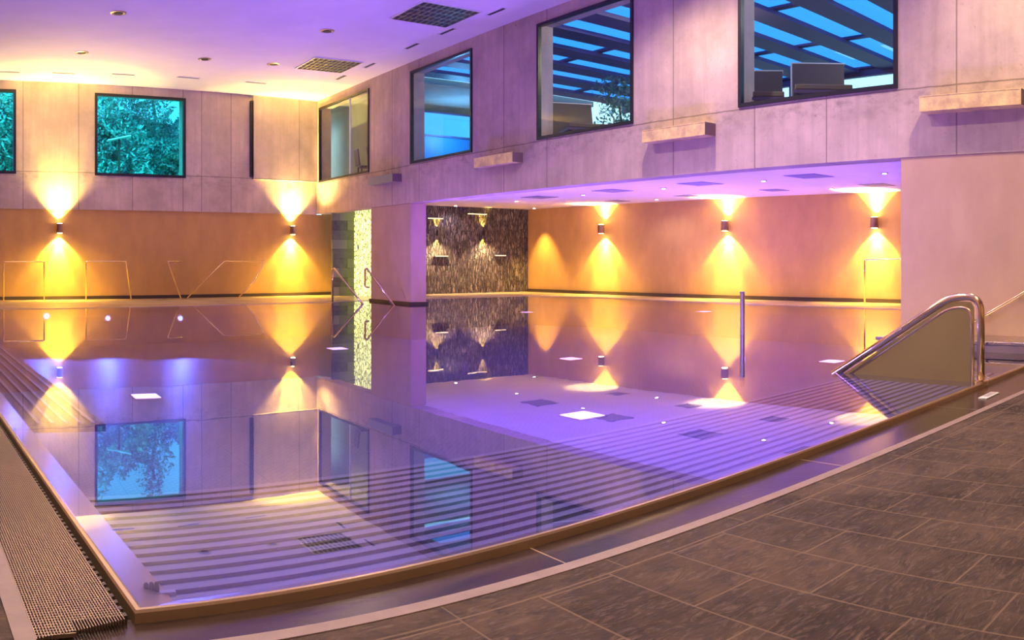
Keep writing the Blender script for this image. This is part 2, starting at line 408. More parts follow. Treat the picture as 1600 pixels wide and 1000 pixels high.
so = slats('slatted_top', rng, m_slat, True, lambda y: left_x(y)+.14, 11.0, -.28, '', ''); so.parent = led; so.matrix_parent_inverse = Matrix.Translation(led.location).inverted()
bb = prism([(left_x(3.2)+.02, 3.12), (11.03, 3.46), (11.03, 5.98), (left_x(5.6)+.02, 5.60)], ZF+.01, -.36)
bo = obj('ledge_body', bb, m_slatd); bo.parent = led; bo.matrix_parent_inverse = so.matrix_parent_inverse
led2 = empty('submerged_bench', (1.0, 11.0, -.3)); tag(led2, 'narrow underwater bench with lengthwise slats along the left pool edge', 'bench')
so = slats('slatted_top', [(left_x(8.35)+.12+.135*k, .035) for k in range(8)], m_slat, False, 8.35, 17.0, -.31, '', ''); so.parent = led2; so.matrix_parent_inverse = Matrix.Translation(led2.location).inverted()
bb = prism([(left_x(8.3)+.02, 8.3), (left_x(8.3)+1.2, 8.3), (left_x(17)+1.2, 17.05), (left_x(17)+.02, 17.05)], -.40, -.335)
bo = obj('bench_body', bb, m_slatd); bo.parent = led2; bo.matrix_parent_inverse = so.matrix_parent_inverse

# coping: profile swept along an edge
def sweep(prof, path):
    """prof: (out, z) pairs; out measured to the outside (right normal of the path)"""
    bm = bmesh.new(); rings = []
    P = [Vector((x, y, 0)) for x, y in path]
    for i, p in enumerate(P):
        d1 = (P[i]-P[i-1]).normalized() if i else (P[1]-P[0]).normalized()
        d2 = (P[i+1]-P[i]).normalized() if i < len(P)-1 else d1
        n1 = Vector((d1.y, -d1.x, 0)); n2 = Vector((d2.y, -d2.x, 0)); nn = (n1+n2).normalized(); k = 1/max(.3, nn.dot(n1))
        rings.append([bm.verts.new(p+nn*o*k+Vector((0, 0, z))) for o, z in prof])
    m_ = len(prof)
    for a, b in zip(rings, rings[1:]):
        for i in range(m_): bm.faces.new((a[i], a[(i+1)%m_], b[(i+1)%m_], b[i]))
    bm.faces.new(rings[0]); bm.faces.new(rings[-1][::-1]); return bm
cop = [(-.22, -.12), (-.21, -.06), (-.030, -.004), (-.014, .008), (.004, .008), (.010, -.002), (.012, -.075), (-.02, -.075), (-.03, -.12)]
struct('trim_2', sweep(cop, [(left_x(21.7), 21.7), FL, FR]), Mat('coping_steel').pbr((.52, .38, .22), .32, .8).m, 'stainless steel coping of the pool along its near and left edges', 'trim')

# ------------------------------------------------------------------ floors
def stone_mat():
    m = Mat('brown_slate_tiles').pbr((.1,.06,.05), .42, 0, Specular_IOR_Level=.22); g = m.coord()
    sep = m.n('ShaderNodeSeparateXYZ'); m.l(g, sep.inputs[0]); cmb = m.n('ShaderNodeCombineXYZ')
    m.l(m.math('ADD', sep.outputs['Y'], 10.13), cmb.inputs[0]); m.l(m.math('ADD', sep.outputs['X'], 9.655), cmb.inputs[1])
    b = m.n('ShaderNodeTexBrick'); b.inputs['Scale'].default_value = 1; b.inputs['Brick Width'].default_value = .72; b.inputs['Row Height'].default_value = .365
    b.offset = .38; b.offset_frequency = 2; b.inputs['Mortar Size'].default_value = .006; b.inputs['Mortar Smooth'].default_value = .3
    b.inputs['Color1'].default_value = (0,0,0,1); b.inputs['Color2'].default_value = (1,1,1,1); b.inputs['Mortar'].default_value = (.5,.5,.5,1)
    m.l(cmb.outputs[0], b.inputs['Vector'])
    w1 = m.noise(m.coord((1.0, 3.2, 1), rot=(0,0,.5)), 1.7, 9, .68, 1.6); w2 = m.noise(m.coord((1, 1, 1)), 9, 7, .65, .8)
    cl = m.noise(m.coord((1.2, 4.5, 1), rot=(0, 0, .35)), 3.2, 9, .72, 3.5)
    c = m.mix(b.outputs['Color'], (.018, .011, .010), (.082, .049, .038))
    bl2 = m.noise(m.coord((1, 1, 1)), 1.1, 3, .5); c = m.mix(m.ramp(bl2, (.40, .0), (.62, .8)), c, (.125, .078, .06)); c = m.mix(m.ramp(w1, (.46, 0.0), (.76, .75)), c, (.105, .068, .053)); c = m.mix(m.ramp(w2, (.35, .75), (.58, 0.0)), c, (.016, .011, .011))
    c = m.mix(m.ramp(cl, (.50, 0.0), (.68, .8)), c, (.17, .115, .09))
    bord = m.math('GREATER_THAN', sep.outputs['Y'], 2.585); bl = m.math('LESS_THAN', m.math('ABSOLUTE', m.math('SUBTRACT', sep.outputs['Y'], 2.585)), .006)
    mort = m.math('MAXIMUM', m.math('MULTIPLY', b.outputs['Fac'], m.math('SUBTRACT', 1.0, bord)), bl)
    crossx = m.math('MULTIPLY', bord, m.math('LESS_THAN', m.math('FRACT', m.math('DIVIDE', sep.outputs['X'], .83)), .010)); mort = m.math('MAXIMUM', mort, crossx)
    m.base(m.mix(m.math('MULTIPLY', mort, .75), c, (.20, .135, .095)))
    h = m.math('ADD', m.math('MULTIPLY', w1, 1.0), m.math('MULTIPLY', cl, 1.1)); m.bump(m.math('SUBTRACT', h, m.math('MULTIPLY', mort, .5)), .55, .02)
    m.l(m.ramp(w2, (.3, .45), (.7, .75)), m.b.inputs['Roughness']); return m.m
m_stone = stone_mat()
def gutter_mat():
    m = Mat('wet_gutter_stone').pbr((.06,.04,.035), .22); n = m.noise(m.coord((1, 3, 1)), 3, 7, .6); f = m.noise(m.coord(), 30, 4)
    sep = m.n('ShaderNodeSeparateXYZ'); m.l(m.coord(), sep.inputs[0])
    j = m.math('LESS_THAN', m.math('FRACT', m.math('DIVIDE', m.math('SUBTRACT', sep.outputs['X'], 2.40), 2.30)), .004)
    c = m.mix(m.ramp(n, (.3, 0.0), (.7, 1.0)), (.022, .013, .011), (.055, .034, .028)); m.base(m.mix(j, c, (.35, .25, .17))); m.bump(f, .2, .004); return m.m
m_gut = gutter_mat()
m_pale = plaster('pale_stone', (.26, .19, .18), .12, 8, .5)
m_deckb = plaster('wet_deck', (.52, .40, .24), .15, 1.3, .25)
struct('floor', prism([(-5.4, -4.4), (12.0, -4.4), (12.0, 2.715), (.52, 2.715), (-.05, 2.715), (-5.4, 2.715)], -.25, 0), m_stone, 'brown veined slate tiled deck in front of the pool', 'floor')
struct('floor_left', prism([(-5.4, 2.715), (.17, 2.715), (.17-.0945*19.0, 21.7), (-2.4, 26.4), (-5.4, 26)], -.25, -.001), m_stone, 'brown stone deck beyond the pale kerb on the left', 'floor')
struct('trim_3', prism([(.42, 2.715), (12.0, 2.715), (12.0, 2.785), (.42, 2.785)], -.25, .004), m_pale, 'pale narrow stone strip between slate tiles and wet gutter', 'trim')
struct('floor_gutter', prism([(.42, 2.785), (12.0, 2.785), (12.0, 3.6), (11.05, 3.46), (.60, 3.12), (.30, 3.0), (.26, 2.785)], -.25, -.040), m_gut, 'dark wet stone gutter channel outside the steel pool coping', 'floor')
m_grate = metal('bronzed_grating', (.40, .30, .22), .42)
# grating on the left, running with the pool edge
LM = Matrix.Translation((.60, 3.08, 0)) @ Matrix.Rotation(math.atan(.0945), 4, 'Z')
gr = empty('overflow_grating', LM.translation, math.atan(.0945)); tag(gr, 'long brown overflow grating beside the left pool edge', 'grating')
bm = bmesh.new()
for k in range(31):
    x = -.395+k*.0112; ya = -.02-.30*(-x)/.40*0.35
    quad_box(bm, I4, x, x+.0034, ya, 19.0, -.022, -.006)
obj('grating_bars', bm, m_grate, gr)
bm = bmesh.new(); y = -.10
while y < 19:
    quad_box(bm, I4, (-.395 if y > .0 else -.395), -.05 if y > -.0 else -.25, y, y+.005, -.022, -.008); y += .021
obj('cross_rods', bm, m_grate, gr)
stud = obj('spacer_stud', boxes((-.05, -.036, 0, .030, -.05, -.010)), m_dark, gr)
for k in range(1, 70):
    c = stud.copy(); C.collection.objects.link(c); c.parent = gr; c.location = (0, k*.062, 0)
struct('floor_channel', boxes((-.42, -.025, -.35, 19.2, -.25, -.06), M=LM), m_dark, 'dark channel under the overflow grating', 'floor')
struct('trim_4', boxes((-.475, -.40, -.38, 19.2, -.25, .004), M=LM), m_pale, 'pale stone kerb on the outer side of the overflow grating', 'trim')
# decks at the back and in the recess, steel ledge at the right
struct('floor_back', prism([(-5.4, 26.6), (-5.4, 21.5), (left_x(21.7), 21.7), (.69, 21.9), (10.5, 23.5), (13.2, 23.9), (13.6, 23.9), (13.6, 28.5), (11.9, 28.5)], -.25, .012), m_deckb, 'pale wet deck strip along the ochre back wall', 'floor')
struct('floor_recess', prism([(13.6, 23.9), (18.0, 23.85), (19.2, 21.0), (19.45, 6.16), (22.9, 6.1), (21.2, 27.2), (13.6, 27.2)], -.25, .012), m_deckb, 'pale wet deck strip along the recess walls', 'floor')
st = empty('wall_ledge', (11.5, 3.4, 0)); tag(st, 'low brushed steel ledge with bolts at the foot of the peach wall', 'ledge')
obj('ledge_step', boxes((-.45, .42, -1.2, 2.76, -.2, .10)), m_steeld, st, bevel=.01)
obj('ledge_cover', boxes((-.47, .42, -1.2, 2.78, .102, .15)), m_steel, st, bevel=.008)
for k in range(3):
    bm = bmesh.new(); lathe(bm, [(.012, 0), (.014, .006), (.006, .012)], 10)
    b = obj('bolt', bm, m_dark, st); b.location = (-.472, .2+k*.8, .126); b.rotation_euler = (0, -math.pi/2, 0)
struct('floor_right', prism([(11.05, 3.45), (12.0, 3.55), (12.0, 2.785), (11.05, 2.785)], -.25, -.045), m_gut, 'dark wet stone beside the steel ledge', 'floor')

# ------------------------------------------------------------------ windows
def window(name, parent_M, u0, u1, z0, z1, label, gmat, mull=None, rz=0.0, fw=.07):
    t = empty(name, parent_M @ Vector(((u0+u1)/2, 0, z0)), rz); tag(t, label, 'window', kind='structure')
    W, H = (u1-u0)/2, z1-z0; d0, d1 = -.035, .06
    def add(nm, bm, mt):
        o = obj(nm, bm, mt, t); return o
    add('window_frame', boxes((-W, -W+fw, d0, d1, 0, H), (W-fw, W, d0, d1, 0, H), (-W+fw, W-fw, d0, d1, 0, fw), (-W+fw, W-fw, d0, d1, H-fw, H)), m_black)
    if mull is not None:
        add('mullion', boxes((mull-.012, mull+.012, d0+.02, d1-.02, fw, H-fw)), m_white)
    add('pane', boxes((-W+fw, W-fw, .0, .012, fw, H-fw)), gmat)
    return t
lab_r = ['black framed facade window beside the back corner with a thin mullion', 'black framed facade window showing a blue lit room', 'black framed facade window with a folded lounger and plant behind',
         'largest black framed facade window with two loungers under the pergola']
MRw = Matrix.Translation((XF, 0, 0)) @ Matrix.Rotation(-math.pi/2, 4, 'Z')      # local x -> -y, local y -> +x
for i, (a, b) in enumerate(win_r):
    window('window_%d' % (i+1), MRw, -b, -a, ZS, ZT, lab_r[i], m_glass, (.55 if i == 0 else None), -math.pi/2)
window('window_5', MB, bw[1][0], bw[1][1], 3.98, 6.62, 'square black framed back window with blue green garden and white sky', m_glassb, None, BACK_A, .085)
window('window_6', MB, bw[0][0], bw[0][1], 3.98, 6.62, 'back window cut off by the left picture edge with green foliage', m_glassb, None, BACK_A, .085)

# ------------------------------------------------------------------ sconces
def sconce_light(parent, h, kup, kdn, tilt=.10):
    y = -.10
    add_light('spot_up', 'SPOT', (0, y, h/2+.02), E_SC_UP*kup, YEL, parent, (0, tilt, 1), .015, math.radians(52), .6)
    add_light('spot_up_wide', 'SPOT', (0, y, h/2+.02), E_SC_UP*kup*.22, YEL, parent, (0, tilt, 1), .02, math.radians(86), .3)
    add_light('ceiling_wash', 'SPOT', (0, -.20, h/2+.03), E_SC_UP*kup*.45, (1, .68, .22), parent, (0, -.28, 1), .03, math.radians(112), .9)
    add_light('spot_down', 'SPOT', (0, y, -h/2-.02), E_SC_DN*kdn*.8, YEL, parent, (0, tilt, -1), .015, math.radians(50), .8)
    add_light('spot_down_wide', 'SPOT', (0, y, -h/2-.02), E_SC_DN*kdn*.34, YEL, parent, (0, tilt, -1), .02, math.radians(96), .4)
    add_light('fill_glow', 'SPOT', (0, -.9, -h/2-.02), E_SC_DN*kdn*.09, YEL, parent, (0, .15, -1), .04, math.radians(150), 1)  # fill spot added off the wall for the soft indirect glow
m_lens = emis('lamp_lens', (1.0, .72, .30), 30)
m_bronze = metal('bronze_metal', (.45, .30, .18), .3)
def sconce(pos, rz, label, h=.30, r=.10, kup=1, kdn=1):
    t = empty('wall_sconce', pos, rz); tag(t, label, 'wall lamp', 'up and down sconces on the ochre walls')
    bm = bmesh.new(); lathe(bm, [(r*.93, -h/2), (r, -h/2+.01), (r, h/2-.01), (r*.93, h/2)], 28, 0, -.13); obj('lamp_body', bm, m_bronze, t, smooth=False)
    obj('wall_bracket', boxes((-.045, .045, -.06, 0, -.07, .07)), m_black, t, bevel=.005)
    for s in (1, -1):
        bm = bmesh.new(); lathe(bm, [(r*.75, 0), (r*.75, .006)], 20, 0, -.13, s*(h/2+.004)-.003); obj('lamp_lens', bm, m_lens, t)
    sconce_light(t, h, kup, kdn); return t
for px, py, lb in ((92, 357, 'bronze up and down sconce between the two back windows'), (455, 360, 'bronze up and down sconce nearest the back right corner')):
    sconce(back_pt(px, py), BACK_A, lb)
rp = (P_R0.x, P_R0.y); rq = (P_R1.x, P_R1.y); RA = math.atan2(rp[1]-rq[1], rp[0]-rq[0])
for px, py, lb in ((943, 358, 'up and down sconce farthest from the viewer on the recess wall'), (1136, 353, 'up and down sconce in the middle of the recess wall'), (1369, 348, 'up and down sconce nearest the peach wall on the recess wall')):
    p = onLine(px, py, rp, rq); sconce(p, RA-math.pi, lb, .32, .12, .8, 1.0)
# lamps added for sconce reflections, and lit shelves on the split stone wall
for px, lb in ((682, 'slim lamp added for a sconce reflection on the stone feature wall beside the pier'), (754, 'slim lamp added for a sconce reflection in the middle of the stone feature wall')):
    p = onLine(px, 364, (13, 26.9), (20, 26.9)); t = empty('reflection_spot', p); tag(t, lb, 'wall lamp', 'added lamps for reflections on the stone wall')
    bm = bmesh.new(); lathe(bm, [(.035, -.1), (.04, -.09), (.04, .09), (.035, .1)], 16, 0, -.07); obj('lamp_body', bm, m_black, t)
    obj('wall_bracket', boxes((-.02, .02, -.04, 0, -.03, .03)), m_black, t)
    add_light('spot_up', 'SPOT', (0, -.07, .12), 130, YEL, t, (0, .1, 1), .01, math.radians(50), .3)
    add_light('spot_down_wide', 'SPOT', (0, -.5, -.2), 260, (1, .66, .3), t, (0, .25, -1), .02, math.radians(120), 1)  # extra wide beam added to warm the lower stone
    add_light('spot_down', 'SPOT', (0, -.07, -.12), 130, YEL, t, (0, .1, -1), .01, math.radians(50), .3)
m_shelf = emis('lit_shelf_edge', (1.0, .72, .42), 1.6)
for (a, b, py, lb) in ((665, 689, 342, 'thin lit shelf at upper left of the stone feature wall'), (727, 757, 335, 'thin lit shelf at top middle of the stone feature wall'),
                       (677, 697, 401, 'thin lit shelf low on the stone wall near the pier'), (770, 787, 400, 'thin lit shelf low on the stone wall near the ochre wall')):
    p = onLine(a, py, (13, 26.9), (20, 26.9)); q = onLine(b, py, (13, 26.9), (20, 26.9))
    t = tag(empty('wall_shelf', p), lb, 'shelf', 'lit shelves on the stone wall')
    obj('shelf_board', boxes((0, q.x-p.x, -.16, 0, 0, .035)), m_steel, t); obj('light_strip', boxes((.01, q.x-p.x-.01, -.17, -.161, .004, .03)), m_shelf, t)

# ------------------------------------------------------------------ wall boxes on the facade
m_box = concrete('box_metal', (.50, .42, .34), [], [], 0, 'Y'); m_boxd = plain('box_end', (.20, .13, .12), .5)
m_boxg = Mat('sheen_painted_sheet').pbr((.80, .62, .30), .38, .2)  # yellow reflected sheen is painted into the box base colour
_n = m_boxg.noise(m_boxg.coord(), 3.2, 5, .65); m_boxg.base(m_boxg.mix(m_boxg.ramp(_n, (.35, 0.0), (.65, 1.0)), (.62, .44, .24), (1.0, .84, .34))); m_boxg = m_boxg.m
m_boxz = metal('blue_grey_zinc', (.34, .36, .48), .4)
boxlab = ['small grey blue projecting box beside the second facade window', 'yellow sheen painted projecting box between second and third facade windows', 'projecting box with painted yellow sheen between third and fourth facade windows', 'largest projecting box at the right edge of the facade']
for i, (y0, y1) in enumerate([(21.62, 23.2), (15.8, 17.4), (10.0, 11.6), (4.1, 5.74)]):
    t = tag(empty('air_outlet_box', (XF, (y0+y1)/2, 3.54)), boxlab[i], 'air outlet', 'projecting outlet boxes on the facade')
    L = (y1-y0)/2
    obj('box_body', boxes((-.30, 0, -L, L, 0, .235)), m_boxz if i == 0 else m_boxg, t, bevel=.006)
    obj('end_plate', boxes((-.298, -.002, -L-.006, -L-.0005, .003, .232)), m_boxd, t)
    obj('face_rim', boxes((-.306, -.3005, -L+.02, L-.02, .0, .012), (-.306, -.3005, -L+.02, L-.02, .222, .234)), m_boxz if i == 0 else m_boxg, t)

# ------------------------------------------------------------------ ceiling fittings
m_grid = plain('grille_dark', (.03, .03, .03), .6); m_fin = metal('grille_fins', (.75, .72, .60), .35)
for k, (cx, cy, s, lb) in enumerate([(10.05, 16.65, .74, 'large square louvre grille in the ceiling nearer the viewer'), (9.95, 22.4, .72, 'large square louvre grille in the ceiling nearer the back wall')]):
    t = tag(empty('ceiling_grille', (cx, cy, ZC)), lb, 'ceiling vent', 'square ceiling grilles')
    obj('grille_backing', boxes((-s, s, -s, s, -.012, -.002)), m_grid, t)
    bm = bmesh.new(); n = 10
    for i in range(n+1):
        v = -s+2*s*i/n; quad_box(bm, I4, v-.010, v+.010, -s, s, -.035, -.013)
        if i % 2 == 0: quad_box(bm, I4, -s, s, v-.008, v+.008, -.037, -.0135)
    obj('grille_fins', bm, m_fin, t)
    obj('grille_frame', boxes((-s-.03, s+.03, -s-.03, -s, -.03, 0), (-s-.03, s+.03, s, s+.03, -.03, 0), (-s-.03, -s, -s, s, -.03, 0), (s, s+.03, -s, s, -.03, 0)), m_white, t)
def slot(p, rz, L, lb, grp):
    t = tag(empty('slot_diffuser', p, rz), lb, 'ceiling vent', grp)
    obj('slot_opening', boxes((-L/2, L/2, -.05, .05, -.006, 0)), m_grid, t)
    obj('slot_frame', boxes((-L/2-.02, L/2+.02, -.07, -.051, -.014, 0), (-L/2-.02, L/2+.02, .051, .07, -.014, 0)), m_white, t)
for px, py, lb in ((775, 18, 'slot nearest the viewer'), (698, 49, 'slot beside the nearer square grille'), (643, 72, 'slot between the two square grilles'), (577, 102, 'slot beside the farther square grille'), (532, 121, 'slot nearest the back right corner')):
    slot(G(px, py, ZC), math.pi/2, .62, 'thin ceiling diffuser along the facade, '+lb, 'slot diffusers along the facade')
for px, py, lb in ((12, 112, 'above the cut off window'), (100, 114, 'between the two back windows'), (193, 116, 'above the left side of the square back window'), (295, 121, 'above the right side of the square back window'), (400, 129, 'above the narrow window slot')):
    slot(G(px, py, ZC), BACK_A, .70, 'thin ceiling diffuser along the back wall, '+lb, 'slot diffusers along the back wall')
m_ring = metal('downlight_ring', (.55, .45, .42), .4)
def downlight(p, label, grp, r=.11, lit=None, energy=0, col=WARM, name='downlight', cone=150):
    t = tag(empty(name, p), label, 'ceiling light', grp)
    bm = bmesh.new(); lathe(bm, [(r*1.25, 0), (r*1.25, -.012), (r, -.022), (r*.8, -.006)], 24); obj('trim_ring', bm, m_ring, t)
    bm = bmesh.new(); lathe(bm, [(r*.72, -.02), (r*.70, -.024)], 20); obj('lamp_lens', bm, lit if lit else m_grid, t)
    if energy: add_light('downlight_beam', 'SPOT', (0, 0, -.06), energy, col, t, (0, 0, -1), .05, math.radians(cone), .7)
    return t
dls = [(185, 20, 'nearest the viewer at top left'), (128, 82, 'above the left back window area'), (320, 92, 'above the square back window'), (427, 100, 'left of the farther square grille'), (511, 48, 'left of the nearer square grille')]
for px, py, lb in dls: downlight(G(px, py, ZC), 'round recessed main ceiling downlight, '+lb, 'main ceiling downlights', .15)
# unseen lit downlights added over the near hall to brighten it
for x, y, lb in ((1.5, 13, 'middle left'), (6.5, 13, 'middle right'), (1.5, 7, 'over the near pool corner'), (6.5, 7, 'over the near pool edge'), (1.5, 1, 'above the viewer'), (6.5, 1, 'over the slate tiles'),
                 (-3, 11, 'over the left deck, farther'), (-3, 3, 'over the left deck, nearer'), (10, 10, 'beside the third facade window'), (10, 4, 'beside the balustrade')):
    downlight((x, y, ZC), 'unseen ceiling downlight added to light the near hall, '+lb, 'added near hall ceiling downlights', .15, None, E_DOWN)
m_lit = emis('downlight_glow', (1, .86, .9), 14)
rec = [(712, 321), (738, 327), (807, 314), (911, 304), (1037, 294), (1026, 311), (1193, 282), (1299, 294), (1382, 270)]
rlab = ['over the stone wall nearest the pier', 'close to the stone wall', 'right of the stone wall', 'nearest the farthest sconce', 'between the first two sconces, nearer the beam', 'between the first two sconces, nearer the wall', 'right of the middle sconce', 'between the middle and nearest sconce', 'nearest the peach wall']
for (px, py), lb in zip(rec, rlab):
    downlight(G(px, py, ZR), 'small lit downlight in the recess soffit, '+lb, 'lit downlights in the recess soffit', .07, m_lit, E_RDOWN, (1, .8, .85))
m_vent = plain('soffit_vent', (.22, .20, .34), .6)
for (px, py, s, lb) in ((843, 308, .42, 'left of the farthest sconce'), (957, 298, .42, 'above the farthest sconce, nearer the beam'), (965, 314, .30, 'above the farthest sconce, nearer the wall'), (1094, 287, .42, 'left of the middle sconce, nearer the beam'),
                        (1075, 306, .30, 'left of the middle sconce, nearer the wall'), (1264, 275, .42, 'between the middle and nearest sconce'), (1210, 297, .30, 'right of the middle sconce'), (1370, 289, .36, 'above the nearest sconce')):
    p = G(px, py, ZR); t = tag(empty('soffit_vent', p, .0), 'flat dark square vent in the recess soffit, '+lb, 'ceiling vent', 'square vents in the recess soffit')
    obj('vent_plate', boxes((-s, s, -s, s, -.012, 0)), m_vent, t); obj('vent_rim', boxes((-s-.02, s+.02, -s-.02, s+.02, -.006, .0)), m_vent, t)
p = G(1333, 302, ZR); t = tag(empty('security_camera', p), 'small dark dome camera under the recess soffit left of the nearest sconce', 'camera')
bm = bmesh.new(); lathe(bm, [(.08, 0), (.08, -.03), (.06, -.05)], 20); obj('camera_mount', bm, m_white, t)
bm = bmesh.new(); lathe(bm, [(.065, -.05), (.065, -.08), (.045, -.115), (.012, -.13)], 20); obj('camera_dome', bm, m_black, t, smooth=True)

# spot that grazes the far corner of the ochre recess wall
p = onLine(848, 338, rp, rq); nrm = Vector((-(rp[1]-rq[1]), rp[0]-rq[0], 0)).normalized(); nrm = nrm if nrm.x < 0 else -nrm
downlight((p.x+nrm.x*.45, p.y+nrm.y*.45, ZR), 'small downlight grazing the far end of the ochre recess wall', 'lit downlights in the recess soffit', .07, m_lit, 700, (1, .62, .12), cone=66)

# ------------------------------------------------------------------ underwater lamps
m_plamp = emis('pool_lamp', (1.0, .50, .90), 3.2); m_plampb = emis('pool_lamp_blue', (.40, .50, 1.0), 5)
flo = [(228, 621, ZF, .42, 'left of centre, before the reflected square window'), (910, 651, ZF, .46, 'brightest, in front of the recess'), (892, 562, ZF, .38, 'left of the farthest sconce reflection'),
       (527, 546, ZF, .42, 'below the slate strip'), (1300, 566, ZF, .42, 'just left of the balustrade tip'), (1100, 488, -.2, .30, 'far, left of the pole'), (823, 489, -.2, .26, 'below the stone wall'), (629, 517, ZF, .26, 'below the pier')]
for px, py, z, s, lb in flo:
    p = G(px, py, z); t = tag(empty('underwater_floor_lamp', (p.x, p.y, z)), 'square pink glowing lamp in the pool floor, '+lb, 'underwater light', 'square lamps in the pool floor')
    obj('lamp_frame', boxes((-s/2-.03, s/2+.03, -s/2-.03, s/2+.03, 0, .02)), m_steel, t); obj('lamp_lens', boxes((-s/2, s/2, -s/2, s/2, .021, .028)), m_plamp, t)
    add_light('pool_glow', 'AREA', (0, 0, .08), E_POOL, LILAC, t, (0, 0, 1), s)
for px, py, lb in ((72, 494, 'left'), (168, 497, 'middle'), (281, 497, 'right')):
    a = ang(px); r = 20.9; p = Vector((r*math.sin(a), r*math.cos(a), CAMZ-(py-HOR)*r/FPX))
    t = tag(empty('underwater_wall_lamp', p), {'left': 'leftmost', 'middle': 'middle one', 'right': 'rightmost'}[lb]+' of three blue white lamps under water at the far end', 'underwater light', 'lamps at the far pool end')
    bm = bmesh.new(); lathe(bm, [(.09, 0), (.10, .02), (.09, .05)], 20); o = obj('lamp_ring', bm, m_steel, t); o.rotation_euler = (math.pi/2, 0, 0)
    bm = bmesh.new(); lathe(bm, [(.06, .051), (.04, .06)], 20); o = obj('lamp_lens', bm, m_plampb, t); o.rotation_euler = (math.pi/2, 0, 0)
    add_light('pool_glow', 'SPOT', (0, -.12, 0), 320, (.14, .22, 1.0), t, (-.1, -1, -.06), .05, math.radians(80), .5)
# unseen lamps added on the bench face to wash the basin
for k, (x, y, d) in enumerate(((2.4, 6.4, (0, 1, .3)), (5.5, 6.5, (0, 1, .3)), (8.6, 6.6, (0, 1, .3)))):
    t = tag(empty('underwater_fill_lamp', (x, y-.17, -.62)), 'unseen added lamp on the underwater bench face, '+('left', 'middle', 'right')[k]+' of three', 'underwater light', 'added lamps on the bench face')
    bm = bmesh.new(); lathe(bm, [(.10, 0), (.11, .02), (.10, .04)], 20); o = obj('lamp_ring', bm, m_steel, t); o.rotation_euler = (-math.pi/2, 0, 0)
    add_light('pool_glow', 'AREA', (0, .10, 0), E_POOL*.6, LILAC, t, (0, .5, .85), .3)

# ------------------------------------------------------------------ rails
def handrail(name, paths, loc, label, group, r=.022, mat=None, rr=.05, rz=0.0, flanges=()):
    t = tag(empty(name, loc, rz), label, 'handrail', group)
    for nm, pts in paths:
        bm = bmesh.new(); tube(bm, pts, r, 12, rr); obj(nm, bm, mat or m_chrome, t, smooth=True)
    for f in flanges:
        bm = bmesh.new(); lathe(bm, [(r*2.1, 0), (r*2.1, .012), (r*1.3, .02)], 16, f[0], f[1], f[2]); obj('floor_flange', bm, mat or m_chrome, t)
    return t
def back_rail(pxs, label):
    """list of (px, py) polyline standing 0.6 m in front of the back wall"""
    P = [back_pt(px, py, .6) for px, py in pxs]; o = Vector((P[0].x, P[0].y, 0))
    L = [MB.to_3x3().inverted() @ (p-o) for p in P]
    for l in L: l.y = 0.0
    fl = [(L[i].x, 0, .012) for i in (0, -1) if L[i].z < .12]
    for i in (0, -1):
        if L[i].z < .12: L[i].z = .012
    handrail('pool_handrail', [('rail_tube', L)], o, label, 'thin handrails in front of the back wall', .022, m_chrome, .04, BACK_A, fl)
back_rail([(5.5, 473), (5.5, 409), (69, 409), (69, 473)], 'square thin handrail frame at the left picture edge')
back_rail([(134.5, 473), (134.5, 408.5), (197, 408.5), (205, 473)], 'thin handrail frame with one slanted leg right of the left sconce')
back_rail([(284, 408.5), (262, 408.5), (283, 472)], 'short thin handrail with a single slanted leg')
back_rail([(291, 471), (350, 408.5), (413, 408.5), (397, 440), (372, 471)], 'wide thin handrail with two slanted legs left of the corner sconce')
# rails at the steps by the slate strip
def step_rail(p0, pts, label, extra=None, r=.028):
    paths = [('rail_tube', [Vector(p)-Vector(p0) for p in pts])]
    if extra: paths.append(('support_post', [Vector(p)-Vector(p0) for p in extra]))
    handrail('stair_handrail', paths, p0, label, 'handrails of the back pool steps', r, m_chrome, .05, 0, ())
A = G(568, 475.5, 0.0); T = A.copy(); a = ang(522)
def at_r(px, py, r): a = ang(px); return Vector((r*math.sin(a), r*math.cos(a), CAMZ-(py-HOR)*r/FPX))
ra = 1330*1.3/(475.5-HOR)
step_rail(A, [at_r(568, 477, ra), at_r(522, 419, ra+.9), at_r(519.5, 421, ra+1.0), at_r(519.5, 472, ra+1.0)], 'slanted steel stair handrail in front of the slate strip')
rb = 1330*1.3/(476-HOR)
Bp = G(616, 476, 0.0)
step_rail(Bp, [at_r(616, 478, rb-.3), at_r(573, 419, rb+.3), at_r(570.5, 421, rb+.3), at_r(570.5, 448, rb+.3), at_r(576, 449, rb+.2)], 'slanted steel stair handrail crossing the peach pier')
# rail in the recess at the right
p0 = at_r(1351, 474, 24.3); handrail('pool_handrail', [('rail_tube', [at_r(1351, 476, 24.3)-p0, at_r(1351, 406, 24.3)-p0, at_r(1412, 404.5, 23.4)-p0, at_r(1412, 480, 23.4)-p0])], p0,
    'square thin handrail under the nearest recess sconce', 'thin handrails in the recess', .024, m_chrome, .04)
# standing pole in the water
pp = G(1160, 522.5); t = tag(empty('standing_pole', (pp.x, pp.y, 0)), 'single upright steel pole rising from the water in front of the recess', 'pole')
bm = bmesh.new(); lathe(bm, [(.042, -.9), (.042, .70), (.036, .715)], 20); obj('pole_tube', bm, m_steel, t, smooth=False)
bm = bmesh.new(); lathe(bm, [(.05, .715), (.05, .735), (.03, .742)], 20); obj('pole_cap', bm, m_steel, t)

